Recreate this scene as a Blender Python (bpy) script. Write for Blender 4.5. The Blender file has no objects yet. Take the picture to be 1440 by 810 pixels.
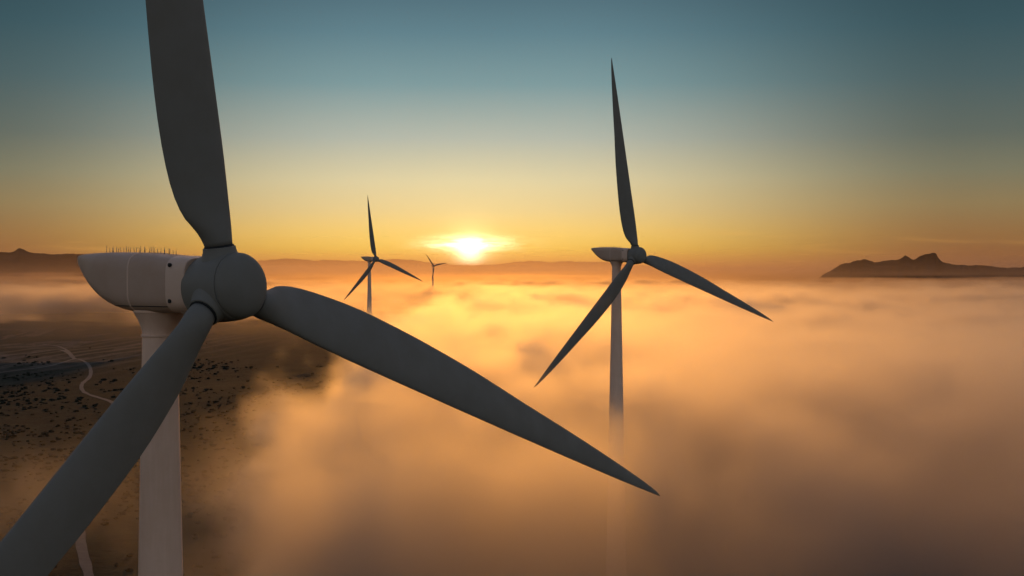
import bpy, bmesh, math, random
from mathutils import Vector, Matrix, noise
R = math.radians
random.seed(7)
scene = bpy.context.scene
col = scene.collection

# ------------------------------------------------------------------ camera
CAM_Z = 65.74
F_PX = 2000.0                      # focal length in pixels of the 1440-wide frame
PITCH = math.atan(26 / F_PX)
cam_d = bpy.data.cameras.new('camera')
cam = bpy.data.objects.new('camera', cam_d)
col.objects.link(cam)
cam_d.sensor_width = 36.0
cam_d.lens = F_PX / 1440 * 36
cam_d.clip_start = 0.5
cam_d.clip_end = 150000
cam.location = (0, 0, CAM_Z)
cam.rotation_euler = (math.pi / 2 - PITCH, 0, 0)
scene.camera = cam
scene.render.resolution_x = 1024
scene.render.resolution_y = 576

SUN_AZ = math.atan((661 - 720) / F_PX)     # clockwise from +Y
SUN_EL_SEEN = R(0.58)
SUN_EL = R(8.0)

# ------------------------------------------------------------------ helpers
def tag(o, label=None, cat=None, group=None, kind=None):
    if label: o['label'] = label
    if cat: o['category'] = cat
    if group: o['group'] = group
    if kind: o['kind'] = kind
    return o

def link(name, bm, mat, parent=None, smooth=True):
    me = bpy.data.meshes.new(name)
    bm.normal_update()
    bm.to_mesh(me); bm.free()
    if smooth:
        for p in me.polygons: p.use_smooth = True
    o = bpy.data.objects.new(name, me)
    if mat: me.materials.append(mat)
    col.objects.link(o)
    if parent: o.parent = parent
    return o

def sharp(o, deg=35):
    me = o.data
    try:
        me.set_sharp_from_angle(angle=R(deg))
    except Exception:
        pass
    return o

def loft(bm, rings, cap0=True, cap1=True, mat=0):
    vr = [[bm.verts.new(p) for p in r] for r in rings]
    n = len(vr[0])
    for a, b in zip(vr[:-1], vr[1:]):
        for i in range(n):
            j = (i + 1) % n
            f = bm.faces.new((a[i], a[j], b[j], b[i])); f.material_index = mat
    if cap0:
        f = bm.faces.new(list(reversed(vr[0]))); f.material_index = mat
    if cap1:
        f = bm.faces.new(vr[-1]); f.material_index = mat
    return vr

def lathe(bm, prof, n=64, M=None, cap0=True, cap1=True):
    """prof: (radius, height) along +Z, optionally transformed."""
    rings = []
    for r, h in prof:
        ring = []
        for i in range(n):
            a = 2 * math.pi * i / n
            p = Vector((r * math.cos(a), r * math.sin(a), h))
            ring.append(M @ p if M else p)
        rings.append(ring)
    loft(bm, rings, cap0, cap1)

def interp(tab, x):
    if x <= tab[0][0]: return tab[0][1]
    for (x0, y0), (x1, y1) in zip(tab[:-1], tab[1:]):
        if x <= x1:
            t = (x - x0) / (x1 - x0)
            return y0 + (y1 - y0) * t
    return tab[-1][1]

def smooth_interp(tab, x):
    if x <= tab[0][0]: return tab[0][1]
    if x >= tab[-1][0]: return tab[-1][1]
    for i in range(len(tab) - 1):
        x0, y0 = tab[i]; x1, y1 = tab[i + 1]
        if x <= x1:
            h = x1 - x0
            xm, ym = tab[i - 1] if i > 0 else (x0 - h, y0)
            xp, yp = tab[i + 2] if i + 2 < len(tab) else (x1 + h, y1 + (y1 - y0))
            m0 = (y1 - ym) / (x1 - xm) * h; m1 = (yp - y0) / (xp - x0) * h
            t = (x - x0) / h
            return ((2*t**3 - 3*t*t + 1) * y0 + (t**3 - 2*t*t + t) * m0 + (-2*t**3 + 3*t*t) * y1 + (t**3 - t*t) * m1)

def srgb(r, g, b):
    f = lambda c: (c / 255) / 12.92 if c / 255 <= 0.04045 else ((c / 255 + 0.055) / 1.055) ** 2.4
    return (f(r), f(g), f(b), 1)

# ------------------------------------------------------------------ materials
class NT:
    """small wrapper for building node trees"""
    def __init__(s, tree): s.t = tree; s.n = tree.nodes; s.l = tree.links
    def node(s, kind, **kw):
        n = s.n.new(kind)
        for k, v in kw.items(): setattr(n, k, v)
        return n
    def put(s, sock, v):
        if isinstance(v, bpy.types.NodeSocket): s.l.new(v, sock)
        elif v is not None: sock.default_value = v
    def math(s, op, a, b=None, c=None, clamp=False):
        n = s.node('ShaderNodeMath', operation=op, use_clamp=clamp)
        s.put(n.inputs[0], a)
        if b is not None: s.put(n.inputs[1], b)
        if c is not None: s.put(n.inputs[2], c)
        return n.outputs[0]
    def smooth(s, x, a, b, lo=0.0, hi=1.0, kind='SMOOTHSTEP'):
        n = s.node('ShaderNodeMapRange', interpolation_type=kind)
        s.put(n.inputs['Value'], x)
        s.put(n.inputs['From Min'], a); s.put(n.inputs['From Max'], b)
        s.put(n.inputs['To Min'], lo); s.put(n.inputs['To Max'], hi)
        return n.outputs[0]
    def noise(s, vec, scale, detail=4, rough=0.5, dim='3D', dist=0.0):
        n = s.node('ShaderNodeTexNoise', noise_dimensions=dim)
        s.put(n.inputs['Vector'], vec)
        n.inputs['Scale'].default_value = scale; n.inputs['Detail'].default_value = detail
        n.inputs['Roughness'].default_value = rough; n.inputs['Distortion'].default_value = dist
        return n.outputs[0]
    def vec(s, x, y, z):
        n = s.node('ShaderNodeCombineXYZ')
        for i, v in enumerate((x, y, z)): s.put(n.inputs[i], v)
        return n.outputs[0]
    def vmul(s, v, k):
        n = s.node('ShaderNodeVectorMath', operation='MULTIPLY')
        s.put(n.inputs[0], v); s.put(n.inputs[1], k)
        return n.outputs[0]
    def ramp(s, x, stops, mode='LINEAR'):
        n = s.node('ShaderNodeValToRGB')
        r = n.color_ramp; r.interpolation = mode
        while len(r.elements) < len(stops): r.elements.new(1.0)
        for e, (p, c) in zip(r.elements, stops): e.position = p; e.color = c
        s.put(n.inputs[0], x)
        return n.outputs[0]
    def mix(s, f, a, b, mode='MIX'):
        n = s.node('ShaderNodeMix', data_type='RGBA', blend_type=mode)
        s.put(n.inputs['Factor'], f)
        s.put(n.inputs[6], a); s.put(n.inputs[7], b)
        return n.outputs[2]

def new_mat(name):
    m = bpy.data.materials.new(name); m.use_nodes = True
    m.node_tree.nodes.clear()
    w = NT(m.node_tree)
    out = w.node('ShaderNodeOutputMaterial')
    return m, w, out

def paint(name, base, rough=0.45, dirt=0.25, streak=True, spec=0.3):
    """weathered gel-coat / steel paint: mottled, streaked downwards, slightly uneven gloss"""
    m, w, out = new_mat(name)
    tc = w.node('ShaderNodeTexCoord').outputs['Object']
    n1 = w.noise(tc, 0.7, 5, 0.6)
    n2 = w.noise(w.vmul(tc, (5.0, 5.0, 0.35)), 1.0, 4, 0.6)
    n3 = w.noise(tc, 14.0, 3, 0.6)
    k = w.math('MULTIPLY_ADD', n1, 0.5, w.math('MULTIPLY', n2, 0.5) if streak else 0.25)
    k = w.math('MULTIPLY_ADD', n3, 0.15, k)
    d = w.smooth(k, 0.40, 0.72)
    dark = tuple(c * (1 - dirt) * f for c, f in zip(base[:3], (1.0, 0.97, 0.92))) + (1,)
    c = w.mix(d, base, dark)
    p = w.node('ShaderNodeBsdfPrincipled')
    w.put(p.inputs['Base Color'], c)
    w.put(p.inputs['Roughness'], w.smooth(n1, 0.3, 0.7, rough - 0.07, rough + 0.12))
    p.inputs['Specular IOR Level'].default_value = spec
    b = w.node('ShaderNodeBump'); b.inputs['Strength'].default_value = 0.08; b.inputs['Distance'].default_value = 0.01
    w.put(b.inputs['Height'], n3); w.put(p.inputs['Normal'], b.outputs[0])
    w.put(out.inputs[0], p.outputs[0])
    return m

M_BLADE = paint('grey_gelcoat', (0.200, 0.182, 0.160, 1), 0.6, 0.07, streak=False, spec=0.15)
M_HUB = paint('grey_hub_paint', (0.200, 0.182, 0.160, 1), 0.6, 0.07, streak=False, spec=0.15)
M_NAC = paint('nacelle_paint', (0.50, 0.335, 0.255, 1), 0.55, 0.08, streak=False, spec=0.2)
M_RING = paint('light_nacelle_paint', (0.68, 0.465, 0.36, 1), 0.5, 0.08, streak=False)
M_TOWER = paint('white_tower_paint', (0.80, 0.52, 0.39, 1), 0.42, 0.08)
M_BLACK = paint('black_rubber', (0.012, 0.012, 0.012, 1), 0.7, 0.1)
M_STEEL = paint('thin_steel', (0.30, 0.27, 0.25, 1), 0.4, 0.2)

# ------------------------------------------------------------------ wind turbine
BLADE_L = 33.0
TILT = 0.088
CONE = 0.069
HUB_H = 65.0
OVER = 3.9            # tower axis to rotor centre along the nacelle
CHORD = [(1.6, 1.10), (2.3, 1.40), (3.1, 2.02), (4.3, 2.44), (6, 2.68), (7.5, 2.76), (9, 2.76), (12, 2.64), (16, 2.34),
         (20, 1.88), (24, 1.46), (27, 1.10), (29.5, 0.76), (31.5, 0.43), (32.6, 0.20), (33.0, 0.05)]
TWIST = [(1.6, 20), (5, 17), (8, 12.5), (12, 9.5), (18, 7), (25, 5), (33, 3)]
THICK = [(1.6, 1.0), (2.1, 0.88), (3.0, 0.56), (4.2, 0.38), (6, 0.29), (9, 0.24), (14, 0.20), (22, 0.17), (33, 0.14)]
LEAD = [(1.6, 0.55), (3, 0.63), (6, 0.68), (12, 0.60), (20, 0.46), (28, 0.28), (33, 0.10)]

def blade_bm():
    bm = bmesh.new()
    rings = []
    N = 40
    st = [1.72, 1.9, 2.1, 2.35, 2.65, 3, 3.4, 3.9, 4.5, 5.2, 6, 7, 8, 9, 10.5, 12, 14, 16, 18, 20, 22, 24, 25.5, 27, 28.3, 29.5, 30.5, 31.4, 32.1, 32.6, 32.9, 33.0]
    for r in st:
        c = smooth_interp(CHORD, r); th = max(0.1, smooth_interp(THICK, r)); le = smooth_interp(LEAD, r)
        be = R(smooth_interp(TWIST, r))
        rnd = min(1, max(0, (th - 0.36) / 0.5)); rnd = rnd * rnd * (3 - 2 * rnd)
        ring = []
        for i in range(N):
            a = 2 * math.pi * i / N
            # circle section: x from leading (+) to trailing (-)
            cx, cy = 0.5 * math.cos(a), 0.5 * math.sin(a)
            xi = 0.5 - cx                                     # 0 at leading, 1 at trailing edge
            yt = 5 * 0.5 * (0.2969 * math.sqrt(max(xi, 0)) - 0.126 * xi - 0.3516 * xi**2 + 0.2843 * xi**3 - 0.1030 * xi**4) * 2
            ay = (yt * (1 if math.sin(a) >= 0 else -1)) * 0.5
            y = (cy * rnd + ay * (1 - rnd)) * th * c
            camber = (1 - rnd) * 0.035 * c * 4 * xi * (1 - xi)
            X = le - xi * c
            Y = y - camber
            # leading edge turned upwind (-Y)
            px = X * math.cos(be) + Y * math.sin(be)
            py = -X * math.sin(be) + Y * math.cos(be)
            # pre-cone with a little prebend
            z = r
            py -= math.sin(CONE) * r
            ring.append((px, py, z * math.cos(CONE)))
        rings.append(ring)
    loft(bm, rings)
    return bm

# sections of the nacelle: s (behind rotor centre), top, bottom (relative to the hub axis), half width
NAC = [(1.0, 1.20, -1.02, 1.22), (1.5, 1.25, -1.05, 1.30), (2.2, 1.30, -1.08, 1.36), (3.2, 1.37, -1.10, 1.40), (4.3, 1.44, -1.09, 1.40),
       (5.1, 1.47, -1.02, 1.38), (5.8, 1.48, -0.86, 1.34), (6.4, 1.48, -0.64, 1.28), (6.9, 1.47, -0.38, 1.20), (7.4, 1.46, -0.04, 1.08),
       (7.8, 1.44, 0.28, 0.96), (8.15, 1.42, 0.60, 0.84), (8.45, 1.39, 0.86, 0.70), (8.65, 1.35, 1.02, 0.55), (8.78, 1.29, 1.11, 0.36)]

def nac_at(s):
    return tuple(smooth_interp([(q[0], q[k]) for q in NAC], s) for k in (1, 2, 3))

def section(s, t, b, hw, n=56, e=4.2, grow=0.0):
    zc, hz = (t + b) / 2, (t - b) / 2
    ring = []
    for i in range(n):
        a = 2 * math.pi * i / n
        ca, sa = math.cos(a), math.sin(a)
        x = math.copysign(abs(ca) ** (2 / e), ca) * (hw + grow)
        z = zc + math.copysign(abs(sa) ** (2 / e), sa) * (hz + grow)
        # lower half tucks in a little
        x *= 1 - 0.10 * max(0, -sa) ** 2
        ring.append((x, -OVER + s, HUB_H + z))
    return ring

def nacelle_bm():
    bm = bmesh.new()
    ss = [1.0 + i * 0.18 for i in range(27)] + [5.8 + i * 0.15 for i in range(18)] + [8.45, 8.55, 8.65, 8.72, 8.78]
    loft(bm, [section(s, *nac_at(s)) for s in ss])
    return bm

def rotor_matrix(theta):
    return Matrix.Translation((0, -OVER, HUB_H)) @ Matrix.Rotation(-TILT, 4, 'X') @ Matrix.Rotation(theta, 4, 'Y')

TO_AXIS = Matrix.Rotation(math.pi / 2, 4, 'X')      # +Z -> -Y (upwind)

def arc(r0, h0, r1, h1, n, bulge):
    out = []
    for i in range(n + 1):
        t = i / n
        out.append((r0 + (r1 - r0) * t, h0 + (h1 - h0) * t + bulge * math.sin(math.pi * t)))
    return out

def make_turbine(theta, label):
    root = bpy.data.objects.new('wind_turbine', None)
    col.objects.link(root)
    tag(root, label, 'wind turbine', 'wind turbines rising out of the fog')
    # tower: three flanged cans, flared collar is a part of its own
    bm = bmesh.new()
    zt = HUB_H - 2.05
    prof = [(2.05, -3.0)]
    def rad(z): return 0.735 + 0.0195 * max(0, zt - z)
    marks = [zt - 34.0, zt - 16.0]
    zs = [zt - 62.9] + [zt - 62 + i * 2.0 for i in range(31)] + [zt]
    for z in sorted(zs + [m_ + d for m_ in marks for d in (-.5, -.12, .12, .5)]):
        if min(abs(z - m_) for m_ in marks) < 0.05: continue
        prof.append((rad(z), z))
    prof = prof[:1] + sorted(prof[1:], key=lambda q: q[1])
    lathe(bm, prof, 72)
    for m_ in marks:                                          # bolted flange joints between the tower cans
        lathe(bm, [(rad(m_) - .02, m_ - .06), (rad(m_) + .018, m_ - .055), (rad(m_) + .022, m_), (rad(m_) + .018, m_ + .055), (rad(m_) - .02, m_ + .06)], 72, None, False, False)
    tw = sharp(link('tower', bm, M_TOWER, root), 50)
    bm = bmesh.new()
    pr = [(0.70, -2.12), (0.775, -2.12), (0.785, -2.09), (0.785, -2.04), (0.745, -2.02), (0.75, -1.95)]
    for i in range(1, 13):
        t = i / 12
        pr.append((0.75 + 0.33 * t ** 1.5, -1.95 + 0.85 * t))
    pr += [(1.10, -1.08), (1.10, -0.98)]
    lathe(bm, [(r, HUB_H + z) for r, z in pr], 72)
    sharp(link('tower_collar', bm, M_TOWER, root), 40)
    # nacelle
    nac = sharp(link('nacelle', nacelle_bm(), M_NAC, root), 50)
    bm = bmesh.new()                                          # raised joint between the two shell halves
    s0 = 4.3
    loft(bm, [section(s0 - 0.055, *nac_at(s0 - .055), grow=-0.01), section(s0 - 0.035, *nac_at(s0 - .035), grow=0.02),
              section(s0 + 0.035, *nac_at(s0 + .035), grow=0.02), section(s0 + 0.055, *nac_at(s0 + .055), grow=-0.01)])
    sharp(link('joint_strip', bm, M_RING, nac), 40)
    bm = bmesh.new()                                          # lighter band at the front
    r4 = [section(s, *nac_at(s), grow=g) for s, g in ((1.02, -0.02), (1.04, 0.02), (1.3, 0.028), (1.95, 0.028), (2.0, 0.02), (2.02, -0.02))]
    loft(bm, r4)
    sharp(link('front_band', bm, M_RING, nac), 40)
    bm = bmesh.new()                                          # dark joint line above the belly
    rr = []
    for s in [2.05 + 0.2 * i for i in range(19)]:
        t, b, hw = nac_at(s)
        rr.append(s)
    for side in (-1, 1):
        a = []
        for s in rr:
            t, b, hw = nac_at(s)
            zc, hz = (t + b) / 2, (t - b) / 2
            z = max(-0.80, b + 0.05)
            sa = (z - zc) / hz
            sn = -abs(sa) ** 2.1
            ca = math.sqrt(max(0, 1 - sn * sn))
            x = (hw + 0.006) * abs(ca) ** (2 / 4.2) * (1 - 0.10 * sn * sn)
            a.append((side * x, -OVER + s, HUB_H + z))
        rings = [[(p[0] - side * .02, p[1], p[2] - .018), (p[0] + side * .008, p[1], p[2] - .018), (p[0] + side * .008, p[1], p[2] + .018), (p[0] - side * .02, p[1], p[2] + .018)] for p in a]
        loft(bm, rings)
    link('seam', bm, M_BLACK, nac, smooth=False)
    for zz in (0.92, -0.56):                                  # round holes in the band, one above the other on each side
        for side in (-1, 1):
            bm = bmesh.new()
            t, b, hw = nac_at(1.75)
            Mx = Matrix.Translation((side * (hw + 0.012), -OVER + 1.78, HUB_H + zz)) @ Matrix.Rotation(side * math.pi / 2, 4, 'Y')
            lathe(bm, [(0.085, -0.06), (0.085, 0.015), (0.07, 0.022)], 20, Mx)
            link('bolt_hole', bm, M_BLACK, nac)
    sp0 = None
    rs = random.Random(3)
    NS = 29
    for i in range(NS):
        s = 2.9 + (7.3 - 2.9) * i / (NS - 1) + rs.uniform(-.05, .05)
        if sp0 is None:
            bm = bmesh.new()
            lathe(bm, [(0.016, -0.05), (0.013, 0.13), (0.006, 0.27)], 6)
            sp0 = o = link('roof_spike', bm, M_STEEL, nac)
        else:
            o = sp0.copy(); col.objects.link(o); o.parent = nac
        o.location = (rs.uniform(-.04, .04), -OVER + s, HUB_H + nac_at(s)[0])
        o.rotation_euler = (rs.uniform(-.12, .12), rs.uniform(-.12, .12), 0)
        o.scale = (1, 1, rs.uniform(.7, 1.1) * (1.5 if i == NS - 1 else 1))
    # hub
    MR = rotor_matrix(theta)
    bm = bmesh.new()
    prof = [(1.02, -1.30), (1.20, -1.26), (1.32, -1.10), (1.385, -0.85), (1.41, -0.5), (1.42, -0.1), (1.42, 0.35), (1.40, 0.65), (1.375, 0.83), (1.36, 0.86), (1.325, 0.865), (1.325, 0.885)]
    lathe(bm, prof, 96, TO_AXIS)
    for k in range(3):                                        # blade cuffs
        Mk = Matrix.Rotation(k * 2 * math.pi / 3, 4, 'Y') @ Matrix.Rotation(CONE, 4, 'X')
        lathe(bm, [(1.02, 0.70), (0.92, 1.00), (0.80, 1.22), (0.71, 1.42), (0.675, 1.55), (0.67, 1.655), (0.65, 1.67), (0.45, 1.67)], 64, Mk)
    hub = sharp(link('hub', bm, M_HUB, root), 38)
    hub.matrix_basis = MR
    bm = bmesh.new()
    cp = [(1.30, 0.85), (1.345, 0.89), (1.35, 0.93)]
    for i in range(1, 15):
        a = i / 14 * math.pi / 2
        cp.append((max(0.01, 1.35 * math.cos(a) ** 0.85), 0.93 + 0.68 * math.sin(a)))
    lathe(bm, cp, 96, TO_AXIS)
    sharp(link('nose_cap', bm, M_HUB, hub), 60)
    # generator ring between hub and nacelle
    bm = bmesh.new()
    lathe(bm, [(1.15, -1.72), (1.22, -1.70), (1.27, -1.62), (1.26, -1.32), (1.1, -1.22)], 80, TO_AXIS)
    gr = link('generator_ring', bm, M_NAC, root); gr.matrix_basis = MR
    # blades
    b0 = None
    for k in range(3):
        if b0 is None:
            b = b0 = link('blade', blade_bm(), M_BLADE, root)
            bm = bmesh.new()
            lathe(bm, [(0.40, 1.63), (0.60, 1.64), (0.615, 1.69), (0.60, 1.74), (0.4, 1.75)], 48, Matrix.Rotation(CONE, 4, 'X'))
            s0 = link('root_seal', bm, M_BLACK, b)
        else:
            b = b0.copy(); col.objects.link(b); b.parent = root
            s = s0.copy(); col.objects.link(s); s.parent = b
        b.matrix_basis = rotor_matrix(theta + k * 2 * math.pi / 3)
    return root

def copy_turbine(src, theta, dtheta, label, keep=None, swing=0.0):
    r = src.copy(); col.objects.link(r); r['label'] = label
    rot = Matrix.Translation((0, -OVER, HUB_H)) @ Matrix.Rotation(-swing, 4, 'Z') @ Matrix.Rotation(-TILT, 4, 'X') @ Matrix.Rotation(dtheta, 4, 'Y') @ Matrix.Rotation(TILT, 4, 'X') @ Matrix.Translation((0, OVER, -HUB_H))
    for ch in list(src.children):
        kind = ch.name.split('.')[0]
        c = ch.copy(); col.objects.link(c); c.parent = r
        if kind in ('hub', 'blade', 'generator_ring'):
            c.matrix_basis = rot @ ch.matrix_basis
        for g in list(ch.children):
            if keep is not None and g.name.split('.')[0] not in keep: continue
            d = g.copy(); col.objects.link(d); d.parent = c
    return r

def place_turbine(r, H, psi):
    """H: rotor centre relative to the camera position"""
    n = Vector((math.sin(psi), -math.cos(psi), 0))
    base = Vector((H[0], H[1], CAM_Z + H[2])) - OVER * n
    r.location = (base.x, base.y, base.z - HUB_H)
    r.rotation_euler = (0, 0, psi)
    return base.x, base.y, base.z - HUB_H

TURB = [((-11.823, 58.363, -0.736), 0.957, -0.137), ((20.715, 237.418, 2.305), 0.681, -0.157), ((-69.361, 724.402, 5.241), 0.852, -0.157)]
D2 = 2850.0
TURB.append((((610.5 - 720) / F_PX * D2, D2, (379 - 374) / F_PX * D2), 0.72, R(-41)))
t0 = make_turbine(TURB[0][2], 'nearest and largest wind turbine, dark blades cut off by the frame, spiked grey nacelle')
bases = [place_turbine(t0, TURB[0][0], TURB[0][1])]
LBL = ['dark wind turbine right of the sun, whole rotor in view, tower fading into fog',
       'small wind turbine left of the sun, its tower standing just above the largest blade',
       'tiniest wind turbine, a dark speck on the fog directly left of the sun']
for (H, psi, th), lb in zip(TURB[1:], LBL):
    far = H[1] > 400
    sw = 0.0 if H[1] > 2000 else 0.24
    t = copy_turbine(t0, th, th - TURB[0][2], lb, ('nose_cap', 'joint_strip', 'front_band') if far else None, sw)
    bases.append(place_turbine(t, H, psi + sw))

# ------------------------------------------------------------------ terrain
def fbm(x, y, s, o=4, seed=0.0):
    return noise.fractal(Vector((x / s + seed, y / s - seed, seed * 1.7)), 1.0, 2.0, o)

def ground_h(x, y):
    d = math.hypot(x, y)
    h = 2.2 * fbm(x, y, 260, 4, 3.1) * min(1, d / 150)
    # gullied slopes at the left
    a = max(0.0, min(1.0, (d - 800) / 900)) * max(0.0, min(1.0, (-x - 60) / 200))
    if a > 0 and d < 9000:
        h += a * (7 * (0.55 + fbm(x, y, 520, 5, 7.7)) - 3)
    if d > 5000:
        h += min(1, (d - 5000) / 8000) * 10 * fbm(x, y, 3000, 4, 1.2)
    for bx, by, bz in bases:
        q = ((x - bx) ** 2 + (y - by) ** 2) / (70.0 + by * 0.03) ** 2
        if q < 6: k = math.exp(-q); h = h * (1 - k) + bz * k
    return h

bm = bmesh.new()
rad_l = [0.0]
r = 4.0
while r < 90000:
    rad_l.append(r); r *= 1.035
NA = 220
# finer inside the view wedge (azimuth -24..+24 degrees), coarse elsewhere
azs = [R(-24 + 48 * i / 150) for i in range(150)] + [R(24 + 312 * i / 70) for i in range(70)]
prev = None
c0 = bm.verts.new((0, 0, ground_h(0, 0)))
for r in rad_l[1:]:
    ring = [bm.verts.new((r * math.sin(a), r * math.cos(a), ground_h(r * math.sin(a), r * math.cos(a)))) for a in azs]
    n = len(ring)
    for i in range(n):
        j = (i + 1) % n
        if prev is None: bm.faces.new((c0, ring[j], ring[i]))
        else: bm.faces.new((prev[i], prev[j], ring[j], ring[i]))
    prev = ring
bmesh.ops.recalc_face_normals(bm, faces=bm.faces)

m, w, out = new_mat('scrubland')
pos = w.node('ShaderNodeNewGeometry').outputs['Position']
sx = w.node('ShaderNodeSeparateXYZ'); w.put(sx.inputs[0], pos)
big = w.noise(pos, 0.0042, 5, 0.6, dist=0.6)
mid_ = w.noise(pos, 0.02, 6, 0.65)
fine = w.noise(pos, 0.22, 5, 0.7)
bush = w.node('ShaderNodeTexVoronoi'); bush.inputs['Scale'].default_value = 0.16; w.put(bush.inputs['Vector'], pos)
patch = w.noise(pos, 0.045, 4, 0.7)
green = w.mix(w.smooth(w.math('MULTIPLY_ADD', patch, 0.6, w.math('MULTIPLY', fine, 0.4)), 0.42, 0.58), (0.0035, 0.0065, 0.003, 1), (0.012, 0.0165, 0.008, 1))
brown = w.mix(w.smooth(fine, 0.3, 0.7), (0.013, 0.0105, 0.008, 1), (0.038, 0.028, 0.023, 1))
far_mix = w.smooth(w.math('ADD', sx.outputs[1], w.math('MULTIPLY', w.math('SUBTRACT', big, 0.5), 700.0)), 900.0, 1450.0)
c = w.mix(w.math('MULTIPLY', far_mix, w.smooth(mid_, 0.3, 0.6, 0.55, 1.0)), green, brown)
# eroded ground: pale washes winding across the slope and rows of gullies
wv = w.node('ShaderNodeTexWave', wave_type='BANDS', bands_direction='DIAGONAL', wave_profile='SIN')
w.put(wv.inputs['Vector'], w.vec(sx.outputs[0], w.math('MULTIPLY', sx.outputs[1], -0.10), 0.0))
wv.inputs['Scale'].default_value = 0.030; wv.inputs['Distortion'].default_value = 3.5; wv.inputs['Detail'].default_value = 3.0; wv.inputs['Detail Scale'].default_value = 0.5
gx = w.math('POWER', w.math('DIVIDE', w.math('ADD', sx.outputs[0], 318.0), 75.0), 2.0)
gy = w.math('POWER', w.math('DIVIDE', w.math('SUBTRACT', sx.outputs[1], 1120.0), 210.0), 2.0)
gm = w.math('EXPONENT', w.math('MULTIPLY', w.math('ADD', gx, gy), -1.0))
c = w.mix(w.math('MULTIPLY', w.smooth(wv.outputs[1], 0.55, 0.95), w.math('MULTIPLY', gm, 0.8)), c, (0.11, 0.085, 0.068, 1))
wash = w.noise(w.vmul(pos, (1.0, 0.22, 1.0)), 0.011, 5, 0.6, dist=1.2)
ridge = w.smooth(w.math('ABSOLUTE', w.math('SUBTRACT', wash, 0.5)), 0.05, 0.0)
wm = w.math('MULTIPLY', w.smooth(sx.outputs[1], 850.0, 1000.0), w.smooth(sx.outputs[1], 1700.0, 1350.0))
wm = w.math('MULTIPLY', wm, w.smooth(sx.outputs[0], -240.0, -330.0))
c = w.mix(w.math('MULTIPLY', ridge, w.math('MULTIPLY', wm, 0.75)), c, (0.10, 0.075, 0.060, 1))
c = w.mix(w.smooth(bush.outputs[0], 0.25, 0.05), c, (0.008, 0.010, 0.005, 1))
p = w.node('ShaderNodeBsdfPrincipled'); w.put(p.inputs['Base Color'], c); p.inputs['Roughness'].default_value = 0.95
p.inputs['Specular IOR Level'].default_value = 0.1
b = w.node('ShaderNodeBump'); b.inputs['Strength'].default_value = 0.6; b.inputs['Distance'].default_value = 1.5
w.put(b.inputs['Height'], w.math('ADD', fine, mid_)); w.put(p.inputs['Normal'], b.outputs[0])
w.put(out.inputs[0], p.outputs[0])
from mathutils.bvhtree import BVHTree
bm.normal_update()
GROUND_TREE = BVHTree.FromBMesh(bm)
def on_mesh(x, y):
    hit = GROUND_TREE.ray_cast(Vector((x, y, 500)), Vector((0, 0, -1)))
    return hit[0].z if hit[0] else ground_h(x, y)
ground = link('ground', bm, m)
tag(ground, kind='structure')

PIX = [[(-40, 530), (20, 524), (70, 517), (105, 507), (122, 514), (127, 528), (115, 541), (117, 551), (138, 560), (158, 569), (163, 586), (148, 630), (128, 680), (116, 725), (112, 760), (116, 785), (123, 812), (128, 840)],
       [(-40, 507), (10, 502), (50, 498), (85, 494), (105, 507)], [(60, 484), (85, 488), (105, 507)]]
def on_ground(px, py):
    """point of the flat land seen at this place of the photograph"""
    d = CAM_Z * F_PX / (py - 379)
    return ((px - 720) / F_PX * d, d)
TRK = []
for q in PIX:
    for (x0, y0), (x1, y1) in zip(q[:-1], q[1:]):
        TRK += [on_ground(x0 + (x1 - x0) * k / 5, y0 + (y1 - y0) * k / 5) for k in range(5)]
# low scrub: too many bushes to count, one object
rs = random.Random(11)
bm = bmesh.new()
for i in range(12000):
    y = 240 + 1000 * rs.random() ** 1.3
    x = -20 - rs.random() * (0.36 * y + 10)
    if noise.noise(Vector((x / 60, y / 60, 4))) + 0.5 * noise.noise(Vector((x / 17, y / 17, 9))) < rs.uniform(-.5, .35) + max(0, y - 700) / 550: continue
    z = on_mesh(x, y); k = rs.uniform(.25, 1.0) * rs.uniform(.5, 1.0) * (1 + y / 1100)
    if min((x - tx) ** 2 + (y - ty) ** 2 for tx, ty in TRK) < (3.5 + y * .006) ** 2: continue
    hh = k * rs.uniform(.5, .9); ph = rs.random() * 6.28
    prevr = None
    for j, (rr_, zz_) in enumerate(((.75, -.1), (1.0, .3), (.7, .75))):
        ring = [bm.verts.new((x + k * rr_ * rs.uniform(.7, 1.25) * math.cos(ph + q * 1.0472), y + k * rr_ * rs.uniform(.7, 1.25) * math.sin(ph + q * 1.0472), z + hh * (zz_ + rs.uniform(-.1, .12)))) for q in range(6)]
        if prevr:
            for q in range(6): bm.faces.new((prevr[q], prevr[(q + 1) % 6], ring[(q + 1) % 6], ring[q]))
        prevr = ring
    tip = bm.verts.new((x, y, z + hh))
    for q in range(6): bm.faces.new((prevr[q], prevr[(q + 1) % 6], tip))
m, w, out = new_mat('scrub_leaves')
n_ = w.noise(w.node('ShaderNodeNewGeometry').outputs['Position'], 0.9, 4, 0.7)
p = w.node('ShaderNodeBsdfPrincipled'); w.put(p.inputs['Base Color'], w.mix(w.smooth(n_, 0.35, 0.65), (0.009, 0.010, 0.006, 1), (0.022, 0.023, 0.012, 1)))
p.inputs['Roughness'].default_value = 0.9; p.inputs['Specular IOR Level'].default_value = 0.1
w.put(out.inputs[0], p.outputs[0])
tag(link('scrub', bm, m, smooth=False), kind='stuff')

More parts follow.
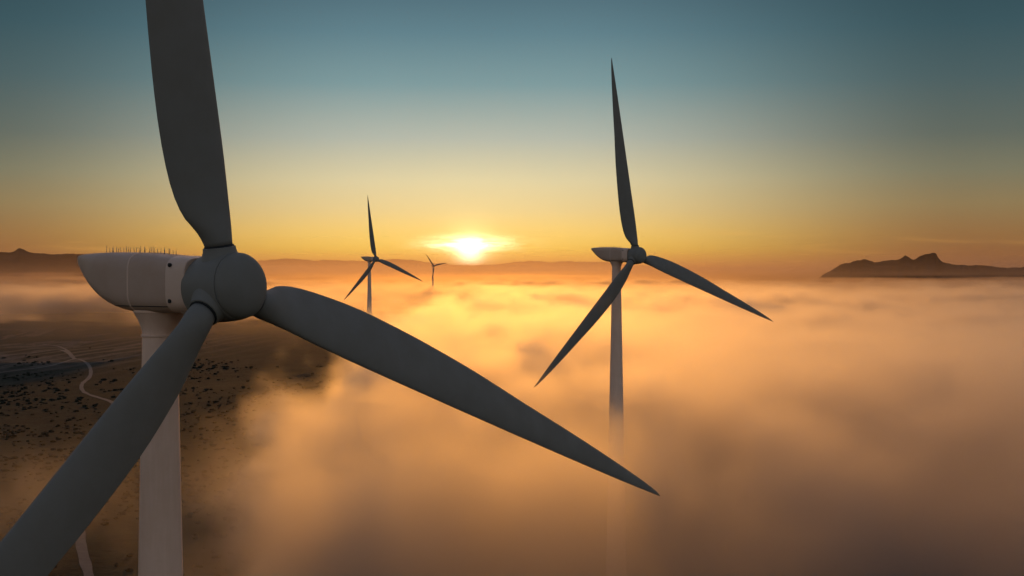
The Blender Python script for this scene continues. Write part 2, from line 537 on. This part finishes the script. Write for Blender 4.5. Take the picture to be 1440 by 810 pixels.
# dirt tracks laid on the land
m, w, out = new_mat('track_dirt')
pos = w.node('ShaderNodeNewGeometry').outputs['Position']
c = w.mix(w.smooth(w.noise(pos, 0.5, 5, 0.7), 0.3, 0.7), (0.075, 0.056, 0.043, 1), (0.12, 0.092, 0.072, 1))
p = w.node('ShaderNodeBsdfPrincipled'); w.put(p.inputs['Base Color'], c); p.inputs['Roughness'].default_value = 0.95
w.put(out.inputs[0], p.outputs[0])
M_TRACK = m

def track(name, pix, width):
    pts = [on_ground(*q) for q in pix]
    # dense Catmull-Rom
    P = [Vector((x, y)) for x, y in pts]
    P = [P[0] * 2 - P[1]] + P + [P[-1] * 2 - P[-2]]
    line = []
    for i in range(1, len(P) - 2):
        for k in range(14):
            t = k / 14
            a, b_, c_, d_ = P[i - 1], P[i], P[i + 1], P[i + 2]
            line.append(0.5 * ((2 * b_) + (c_ - a) * t + (2 * a - 5 * b_ + 4 * c_ - d_) * t * t + (3 * b_ - a - 3 * c_ + d_) * t ** 3))
    line.append(P[-2])
    bm = bmesh.new(); prev = None
    for i, q in enumerate(line):
        d = (line[min(i + 1, len(line) - 1)] - line[max(i - 1, 0)]).normalized()
        nrm = Vector((-d.y, d.x))
        w0 = width * (0.85 + 0.35 * noise.noise(Vector((q.x / 14, q.y / 14, 2))))
        row = []
        for f in (-1, -0.5, 0, 0.5, 1):
            v = q + nrm * w0 * f * 0.5
            row.append(bm.verts.new((v.x, v.y, on_mesh(v.x, v.y) + 0.02 + v.y * 0.00012)))
        if prev:
            for a, b_ in zip(range(4), range(1, 5)):
                bm.faces.new((prev[a], prev[b_], row[b_], row[a]))
        prev = row
    bmesh.ops.recalc_face_normals(bm, faces=bm.faces)
    o = link(name, bm, M_TRACK); tag(o, kind='structure')
    return o
for q, wd in zip(PIX, (2.7, 3.6, 3.0)): track('dirt_track', q, wd)

# ------------------------------------------------------------------ mountains
m, w, out = new_mat('mountain_rock')
pos = w.node('ShaderNodeNewGeometry').outputs['Position']
c = w.mix(w.smooth(w.noise(pos, 0.004, 6, 0.65), 0.35, 0.65), (0.009, 0.008, 0.008, 1), (0.036, 0.028, 0.024, 1))
p = w.node('ShaderNodeBsdfPrincipled'); w.put(p.inputs['Base Color'], c); p.inputs['Roughness'].default_value = 1.0
p.inputs['Specular IOR Level'].default_value = 0.0
w.put(out.inputs[0], p.outputs[0])
M_ROCK = m

def mountains(name, prof, D, depth, rough, seed, step=2.0, jag=1.0):
    """ridge whose crest follows the skyline; D metres away, with spurs running down towards the viewer"""
    bm = bmesh.new(); prev = None
    x = prof[0][0]
    while x <= prof[-1][0]:
        y = smooth_interp(prof, x) + jag * noise.fractal(Vector((x / 14.0, seed, 0)), 1, 2, 5)
        H = max(0, (379 - y) / F_PX * D + CAM_Z)
        dirx = (x - 720) / F_PX
        colv = []
        NR = 22
        for k in range(NR):
            t = k / (NR - 1) * 2 - 1                        # -1 front foot .. 0 crest .. 1 back foot
            dd = D + t * depth
            wx, wy = dirx * D + (dirx * t * depth), dd
            f = (1 - abs(t)) ** 1.25
            spur = noise.fractal(Vector((wx / (depth * .35) + seed, wy / (depth * .9), seed)), 1, 2.1, 5)
            h = H * f + (spur * 0.45 * H) * f * (1 - f) * 2.2
            if k == (NR - 1) // 2 or k == NR // 2:
                pass
            h += H * rough * noise.fractal(Vector((wx / (D * .004), wy / (D * .02), seed)), 1, 2, 5) * f
            colv.append(bm.verts.new((wx, wy, max(-10, h - 6 * (1 - f)))))
        if prev:
            for a in range(NR - 1):
                bm.faces.new((prev[a], prev[a + 1], colv[a + 1], colv[a]))
        prev = colv
        x += step
    bmesh.ops.recalc_face_normals(bm, faces=bm.faces)
    o = link(name, bm, M_ROCK); tag(o, kind='structure')
    return o

mountains('mountains', [(1136, 396), (1155, 388), (1165, 380.5), (1180, 373), (1198, 366.2), (1208, 365), (1215, 362.8), (1224, 365.4), (1234, 366.8), (1250, 364.3), (1262, 363.8), (1268, 359.5), (1274, 357.6),
     (1281, 361), (1287, 361.8), (1294, 357.5), (1302, 354.2), (1310, 353.4), (1316, 354), (1320, 360), (1325, 365.5), (1335, 369), (1345, 371), (1373, 371), (1395, 373), (1412, 374.5), (1440, 373), (1500, 370), (1580, 376), (1640, 390)],
    6000, 1100, 0.03, 4.0, 1.2, 1.6)
mountains('mountains', [(-300, 392), (-260, 372), (-160, 362), (-60, 353), (0, 351.5), (14, 352), (22, 349), (27, 346.6), (32, 348), (42, 352), (60, 354), (110, 354.5), (160, 356), (210, 361), (260, 366), (300, 376), (340, 392)],
    7600, 1900, 0.02, 9.0, 2.0, 1.2)
mountains('mountains', [(180, 384), (210, 374), (300, 368), (360, 366), (382, 364.5), (398, 363), (425, 363.5), (445, 365.5), (470, 364.5), (500, 366), (540, 364.5), (566, 363), (590, 366), (615, 369.5), (640, 371.5), (668, 372.5), (700, 371), (722, 368),
     (740, 365.6), (756, 366), (775, 368), (790, 366.2), (815, 367.5), (850, 368), (880, 371), (930, 375), (1000, 376.5), (1060, 376), (1110, 377), (1180, 378), (1230, 385)],
    46000, 5000, 0.02, 2.0, 2.5, 1.3)

# ------------------------------------------------------------------ fog
SIGMA = 0.050

def fog_mat(name, step_rate, g=0.86, albedo=(0.97, 0.93, 0.91, 1), sigma=SIGMA):
    m, w, out = new_mat(name)
    v = w.node('ShaderNodeVolumePrincipled')
    pz = w.node('ShaderNodeSeparateXYZ'); w.put(pz.inputs[0], w.node('ShaderNodeNewGeometry').outputs['Position'])
    w.put(v.inputs['Color'], w.mix(w.smooth(pz.outputs[1], 700.0, 4200.0, kind='LINEAR'), albedo, (0.46, 0.38, 0.35, 1)))  # dimmer light far off is painted in: scatter colour darkens with distance
    v.inputs['Density'].default_value = sigma
    v.inputs['Density Attribute'].default_value = 'density'
    v.inputs['Anisotropy'].default_value = g
    w.put(out.inputs['Volume'], v.outputs[0])
    m.cycles.volume_step_rate = step_rate
    return m

def fog_block(name, lo, hi, res, fine, mat):
    me = bpy.data.meshes.new(name)
    o = bpy.data.objects.new(name, me); col.objects.link(o)
    me.materials.append(mat)
    tag(o, kind='stuff')
    ng = bpy.data.node_groups.new(name, 'GeometryNodeTree')
    ng.interface.new_socket('Geometry', in_out='INPUT', socket_type='NodeSocketGeometry')
    ng.interface.new_socket('Geometry', in_out='OUTPUT', socket_type='NodeSocketGeometry')
    w = NT(ng)
    go = w.node('NodeGroupOutput')
    P = w.node('GeometryNodeInputPosition').outputs[0]
    sp = w.node('ShaderNodeSeparateXYZ'); w.put(sp.inputs[0], P)
    X, Y, Z = sp.outputs
    flat = w.vec(X, Y, 0.0)
    c5 = lambda n, k: w.math('MULTIPLY', w.math('SUBTRACT', n, 0.5), k)
    # height of the fog deck: rolling, with longer swells farther off
    calm = w.math('MULTIPLY', w.smooth(X, -5.0, 70.0, 0.0, 0.68), w.smooth(Y, 1500.0, 700.0))
    lively = w.math('SUBTRACT', 1.0, calm)                    # the deck lies smoother on the right
    n_big = w.noise(flat, 1 / 420, 3, 0.5)
    n_mid = w.noise(flat, 1 / 95, 4, 0.55)
    top = w.math('ADD', w.smooth(Y, 250.0, 600.0, 45.0, 42.0), c5(n_big, 18.0))
    top = w.math('ADD', top, w.math('MULTIPLY', c5(n_mid, 24.0), lively))
    top = w.math('ADD', top, w.math('MULTIPLY', w.smooth(X, 10.0, 110.0, 0.0, 4.0), w.smooth(Y, 700.0, 300.0)))
    n_sw = w.noise(w.vmul(flat, (0.35, 1.0, 1.0)), 1 / 520, 3, 0.5)
    top = w.math('ADD', top, w.math('MULTIPLY', c5(n_sw, 46.0), w.smooth(Y, 500.0, 1800.0)))
    top = w.math('SUBTRACT', top, w.smooth(Y, 600.0, 2600.0, 0.0, 8.0))
    n_far = w.noise(flat, 1 / 1500, 4, 0.55)
    top = w.math('ADD', top, w.math('MULTIPLY', c5(n_far, 110.0), w.smooth(Y, 3000.0, 8000.0)))
    # puffs
    n_p = w.noise(w.vmul(P, (1.0, 1.0, 1.5)), 1 / 46, 5, 0.6)
    puff = w.math('MULTIPLY', c5(n_p, 74.0 if fine else 62.0), lively)
    if fine:
        n_q = w.noise(P, 1 / 15, 6, 0.65)
        puff = w.math('ADD', puff, w.math('MULTIPLY', c5(n_q, 40.0), lively))
        n_r = w.noise(P, 1 / 5, 4, 0.65)
        puff = w.math('ADD', puff, w.math('MULTIPLY', c5(n_r, 12.0), lively))
    depth = w.math('ADD', w.math('SUBTRACT', top, Z), puff)
    dens = w.smooth(depth, 0.0, w.math('MULTIPLY_ADD', calm, 16.0, 9.0 if fine else 14.0))
    # open valley at the left where the land shows through
    warp = w.math('ADD', c5(w.noise(flat, 1 / 120, 4, 0.6), 90.0), c5(n_p, 95.0))
    edge = w.smooth(Y, 120.0, 700.0, -31.0, -52.0, 'LINEAR')
    edge = w.math('ADD', edge, w.smooth(Y, 700.0, 1400.0, 0.0, 40.0, 'LINEAR'))
    edge = w.math('SUBTRACT', edge, w.smooth(Y, 1500.0, 2700.0, 0.0, 160.0, 'LINEAR'))
    s = w.math('ADD', w.math('SUBTRACT', X, edge), warp)
    s = w.math('ADD', s, w.math('MULTIPLY', w.math('SUBTRACT', 36.0, Z), 0.7))     # bank leans back with height
    if fine:
        s = w.math('ADD', s, w.math('ADD', c5(n_q, 46.0), c5(n_r, 14.0)))
    cover = w.smooth(s, -3.0, 10.0 if fine else 20.0)
    # the valley closes again behind
    yend = w.math('ADD', 2350.0, w.math('MULTIPLY', X, 0.9))
    yend = w.math('MAXIMUM', yend, 1650.0)
    far_w = w.math('ADD', w.math('SUBTRACT', Y, yend), c5(w.noise(flat, 1 / 330, 5, 0.65), 1700.0))
    cover = w.math('MAXIMUM', cover, w.smooth(w.math('ADD', far_w, c5(n_p, 900.0)), -300.0, 900.0))
    hole = w.smooth(w.noise(w.vmul(flat, (0.55, 1.0, 1.0)), 1 / 430, 4, 0.55), 0.41, 0.55)
    hole = w.math('MAXIMUM', hole, w.smooth(Y, 1400.0, 900.0))
    hole = w.math('MINIMUM', hole, w.math('MAXIMUM', w.smooth(w.noise(w.vmul(flat, (0.8, 1.0, 1.0)), 1 / 2400, 4, 0.6), 0.40, 0.54), w.smooth(Y, 3600.0, 2600.0)))
    hole = w.math('MAXIMUM', hole, w.smooth(X, 60.0, 300.0, 0.03, 0.6))
    cover = w.math('MULTIPLY', cover, hole)
    # thin ground mist inside the valley close to the viewer
    mist = w.math('MULTIPLY', w.smooth(w.noise(P, 1 / 48, 5, 0.62), 0.50, 0.64), w.smooth(Y, 400.0, 250.0))
    mist = w.math('MULTIPLY', mist, w.smooth(Z, 36.0, 10.0, 0.0, 0.34))
    mist = w.math('ADD', mist, w.smooth(Y, 800.0, 1700.0, 0.0, 0.0045))
    cover = w.math('MAXIMUM', cover, mist)
    d = w.math('MULTIPLY', dens, cover)
    d = w.math('MULTIPLY', d, w.smooth(w.noise(P, 1 / 30, 4, 0.6), 0.25, 0.75, 0.3, 1.7))
    d = w.math('MULTIPLY', d, w.smooth(Y, 105.0, 300.0, 0.03, 1.0))
    # close to the viewer the fog has lifted off the ground
    low = w.math('MAXIMUM', w.smooth(Z, 0.0, 22.0), w.smooth(Y, 300.0, 460.0))
    d = w.math('MULTIPLY', d, w.math('MAXIMUM', low, 0.2))
    vc = w.node('GeometryNodeVolumeCube')
    w.put(vc.inputs['Density'], d)
    vc.inputs['Background'].default_value = 0.0
    vc.inputs['Min'].default_value = lo; vc.inputs['Max'].default_value = hi
    for k, r_ in zip(('Resolution X', 'Resolution Y', 'Resolution Z'), res): vc.inputs[k].default_value = r_
    sm = w.node('GeometryNodeSetMaterial'); sm.inputs['Material'].default_value = mat
    w.put(sm.inputs['Geometry'], vc.outputs[0])
    w.put(go.inputs[0], sm.outputs[0])
    md = o.modifiers.new('fog', 'NODES'); md.node_group = ng
    return o

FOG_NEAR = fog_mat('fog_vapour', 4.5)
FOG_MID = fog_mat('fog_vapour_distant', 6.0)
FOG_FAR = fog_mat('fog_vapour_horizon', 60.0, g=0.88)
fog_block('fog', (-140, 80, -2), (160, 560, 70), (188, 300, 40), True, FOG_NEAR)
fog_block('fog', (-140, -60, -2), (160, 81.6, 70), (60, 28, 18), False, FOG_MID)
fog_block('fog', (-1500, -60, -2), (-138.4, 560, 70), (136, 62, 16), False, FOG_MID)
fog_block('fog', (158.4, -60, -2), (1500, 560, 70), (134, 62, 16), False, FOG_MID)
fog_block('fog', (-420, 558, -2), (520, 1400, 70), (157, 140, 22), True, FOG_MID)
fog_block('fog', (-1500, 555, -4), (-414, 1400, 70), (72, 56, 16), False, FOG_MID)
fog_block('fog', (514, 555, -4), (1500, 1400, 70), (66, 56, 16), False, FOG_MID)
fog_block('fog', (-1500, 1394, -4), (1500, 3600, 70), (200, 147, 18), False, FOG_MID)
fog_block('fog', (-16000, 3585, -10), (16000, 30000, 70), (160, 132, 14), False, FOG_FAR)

def haze_block(name, lo, hi, res, scale_h, mat):
    me = bpy.data.meshes.new(name)
    o = bpy.data.objects.new(name, me); col.objects.link(o)
    me.materials.append(mat); tag(o, kind='stuff')
    ng = bpy.data.node_groups.new(name, 'GeometryNodeTree')
    ng.interface.new_socket('Geometry', in_out='INPUT', socket_type='NodeSocketGeometry')
    ng.interface.new_socket('Geometry', in_out='OUTPUT', socket_type='NodeSocketGeometry')
    w = NT(ng); go = w.node('NodeGroupOutput')
    sp = w.node('ShaderNodeSeparateXYZ'); w.put(sp.inputs[0], w.node('GeometryNodeInputPosition').outputs[0])
    d = w.math('MULTIPLY', w.math('EXPONENT', w.math('DIVIDE', w.math('SUBTRACT', lo[2], sp.outputs[2]), scale_h)), 1.0)
    d = w.math('ADD', d, w.math('MULTIPLY', w.math('EXPONENT', w.math('DIVIDE', w.math('SUBTRACT', 40.0, sp.outputs[2]), 30.0)), 5.0))
    d = w.math('MULTIPLY', d, w.smooth(sp.outputs[2], hi[2], hi[2] - 250.0))
    vc = w.node('GeometryNodeVolumeCube'); w.put(vc.inputs['Density'], d)
    vc.inputs['Min'].default_value = lo; vc.inputs['Max'].default_value = hi
    for k, r_ in zip(('Resolution X', 'Resolution Y', 'Resolution Z'), res): vc.inputs[k].default_value = r_
    sm = w.node('GeometryNodeSetMaterial'); sm.inputs['Material'].default_value = mat
    w.put(sm.inputs['Geometry'], vc.outputs[0]); w.put(go.inputs[0], sm.outputs[0])
    o.modifiers.new('haze', 'NODES').node_group = ng
    return o
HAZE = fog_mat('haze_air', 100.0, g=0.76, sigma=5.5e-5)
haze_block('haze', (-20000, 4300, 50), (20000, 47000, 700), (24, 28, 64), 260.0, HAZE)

# ------------------------------------------------------------------ sky
world = bpy.data.worlds.new('World'); scene.world = world; world.use_nodes = True
world.node_tree.nodes.clear()
w = NT(world.node_tree)
wo = w.node('ShaderNodeOutputWorld'); bg = w.node('ShaderNodeBackground')
w.put(wo.inputs[0], bg.outputs[0])
D = w.node('ShaderNodeTexCoord').outputs['Generated']
sp = w.node('ShaderNodeSeparateXYZ'); w.put(sp.inputs[0], D)
el = w.math('MULTIPLY', w.math('ARCSINE', sp.outputs[2]), 180 / math.pi)      # degrees
az = w.math('MULTIPLY', w.math('ARCTAN2', sp.outputs[0], sp.outputs[1]), 180 / math.pi)
daz = w.math('SUBTRACT', az, math.degrees(SUN_AZ))
wrapd = w.math('ABSOLUTE', daz)
t = w.smooth(el, 0.0, 24.0, 0, 1, 'LINEAR')
E = lambda y: max(0.0, (379 - y) / F_PX * 57.3) / 24.0
sunw = w.ramp(t, [(0.0, srgb(255, 190, 78)), (E(352), srgb(255, 214, 92)), (E(325), srgb(252, 216, 122)), (E(295), srgb(236, 212, 148)), (E(255), srgb(222, 210, 166)),
                  (E(195), srgb(179, 185, 171)), (E(120), srgb(126, 155, 158)), (E(50), srgb(98, 130, 140)), (E(0), srgb(84, 113, 124)), (1.0, srgb(42, 74, 98))])
side = w.ramp(t, [(0.0, srgb(140, 84, 52)), (E(358), srgb(146, 98, 54)), (E(330), srgb(148, 112, 67)), (E(290), srgb(142, 124, 86)), (E(245), srgb(122, 121, 98)),
                  (E(195), srgb(97, 106, 97)), (E(120), srgb(76, 96, 98)), (E(50), srgb(60, 86, 93)), (E(0), srgb(53, 78, 86)), (1.0, srgb(28, 50, 66))])
c = w.mix(w.smooth(wrapd, 3.0, 19.5), sunw, side)
# physical sky takes over higher up and away from the sunrise
sky = w.node('ShaderNodeTexSky', sky_type='NISHITA')
sky.sun_disc = False; sky.sun_elevation = SUN_EL; sky.sun_rotation = SUN_AZ
sky.air_density = 1.2; sky.dust_density = 1.5; sky.ozone_density = 2.0
skyc = w.mix(1.0, sky.outputs[0], (0.190, 0.150, 0.148, 1), 'MULTIPLY')
away = w.math('MAXIMUM', w.smooth(wrapd, 24.0, 60.0), w.smooth(el, 13.0, 26.0))
c = w.mix(away, c, skyc)
# thin streaks of cirrus low in the sky
cv = w.vec(w.math('MULTIPLY', daz, 0.16), w.math('MULTIPLY', el, 2.1), 0.0)
st = w.noise(cv, 1.0, 6, 0.62, dist=0.4)
stm = w.math('MULTIPLY', w.smooth(st, 0.52, 0.74), w.smooth(el, 0.25, 0.7))
stm = w.math('MULTIPLY', stm, w.smooth(el, 2.1, 1.0))
c = w.mix(w.math('MULTIPLY', stm, 0.30), c, srgb(250, 190, 90))
# the sun's disc and its aureole
sd = (math.sin(SUN_AZ) * math.cos(SUN_EL_SEEN), math.cos(SUN_AZ) * math.cos(SUN_EL_SEEN), math.sin(SUN_EL_SEEN))
dot = w.node('ShaderNodeVectorMath', operation='DOT_PRODUCT'); w.put(dot.inputs[0], D); dot.inputs[1].default_value = sd
ang = w.math('MULTIPLY', w.math('ARCCOSINE', w.math('MINIMUM', dot.outputs['Value'], 1.0)), 180 / math.pi)
gauss = lambda s_: w.math('EXPONENT', w.math('MULTIPLY', w.math('POWER', w.math('DIVIDE', ang, s_), 2.0), -1.0))
# stretched glow through the cloud bars just above the sun
ex = w.math('POWER', w.math('DIVIDE', w.math('ADD', daz, 0.15), 1.25), 2.0)
ey = w.math('POWER', w.math('DIVIDE', w.math('SUBTRACT', el, 1.0), 0.24), 2.0)
bar = w.math('EXPONENT', w.math('MULTIPLY', w.math('ADD', ex, ey), -1.0))
bar = w.math('MULTIPLY', bar, w.smooth(st, 0.35, 0.62))
def add(c, f, colr):
    n = w.node('ShaderNodeMix', data_type='RGBA', blend_type='ADD'); n.inputs['Factor'].default_value = 1.0
    k = w.node('ShaderNodeVectorMath', operation='SCALE'); k.inputs[0].default_value = colr[:3]; w.put(k.inputs['Scale'], f)
    w.put(n.inputs[6], c); w.put(n.inputs[7], k.outputs[0]); return n.outputs[2]
brk = w.noise(w.vec(w.math('MULTIPLY', daz, 1.1), w.math('MULTIPLY', el, 5.5), 3.0), 1.0, 5, 0.6, dist=0.3)
brk = w.smooth(brk, 0.34, 0.60, 0.08, 1.5)
oval = lambda a_, b_, e_: w.math('EXPONENT', w.math('MULTIPLY', w.math('ADD', w.math('POWER', w.math('DIVIDE', daz, a_), 2.0), w.math('POWER', w.math('DIVIDE', w.math('SUBTRACT', el, e_), b_), 2.0)), -1.0))
c = add(c, w.math('MULTIPLY', oval(1.5, 0.27, 1.02), brk), (1.3, 1.15, 0.72))
c = add(c, gauss(0.47), (2.8, 2.5, 1.9))
c = add(c, gauss(0.95), (0.9, 0.74, 0.36))
c = add(c, gauss(3.4), (0.13, 0.10, 0.035))
low = w.math('EXPONENT', w.math('MULTIPLY', w.math('ADD', w.math('POWER', w.math('DIVIDE', el, 1.3), 2.0), w.math('POWER', w.math('DIVIDE', daz, 11.0), 2.0)), -1.0))
c = add(c, low, (0.09, 0.10, 0.012))
c = add(c, bar, (1.8, 1.5, 1.0))
w.put(bg.inputs['Color'], c); bg.inputs['Strength'].default_value = 1.0

# ------------------------------------------------------------------ sun
sl = bpy.data.lights.new('sun', 'SUN'); so = bpy.data.objects.new('sun', sl); col.objects.link(so)
sl.energy = 0.85; sl.angle = R(3.0); sl.color = (1.0, 0.39, 0.045)
dv = Vector((math.sin(SUN_AZ) * math.cos(SUN_EL), math.cos(SUN_AZ) * math.cos(SUN_EL), math.sin(SUN_EL)))
so.rotation_euler = dv.to_track_quat('Z', 'Y').to_euler()

# ------------------------------------------------------------------ render
scene.render.engine = 'CYCLES'
scene.view_settings.view_transform = 'Standard'
scene.view_settings.look = 'None'
scene.view_settings.exposure = 0
cy = scene.cycles
cy.use_denoising = True
cy.use_adaptive_sampling = True; cy.adaptive_threshold = 0.03; cy.adaptive_min_samples = 40
cy.max_bounces = 6; cy.diffuse_bounces = 2; cy.glossy_bounces = 2; cy.volume_bounces = 1; cy.transparent_max_bounces = 8
cy.volume_max_steps = 512
cy.volume_step_rate = 1.0
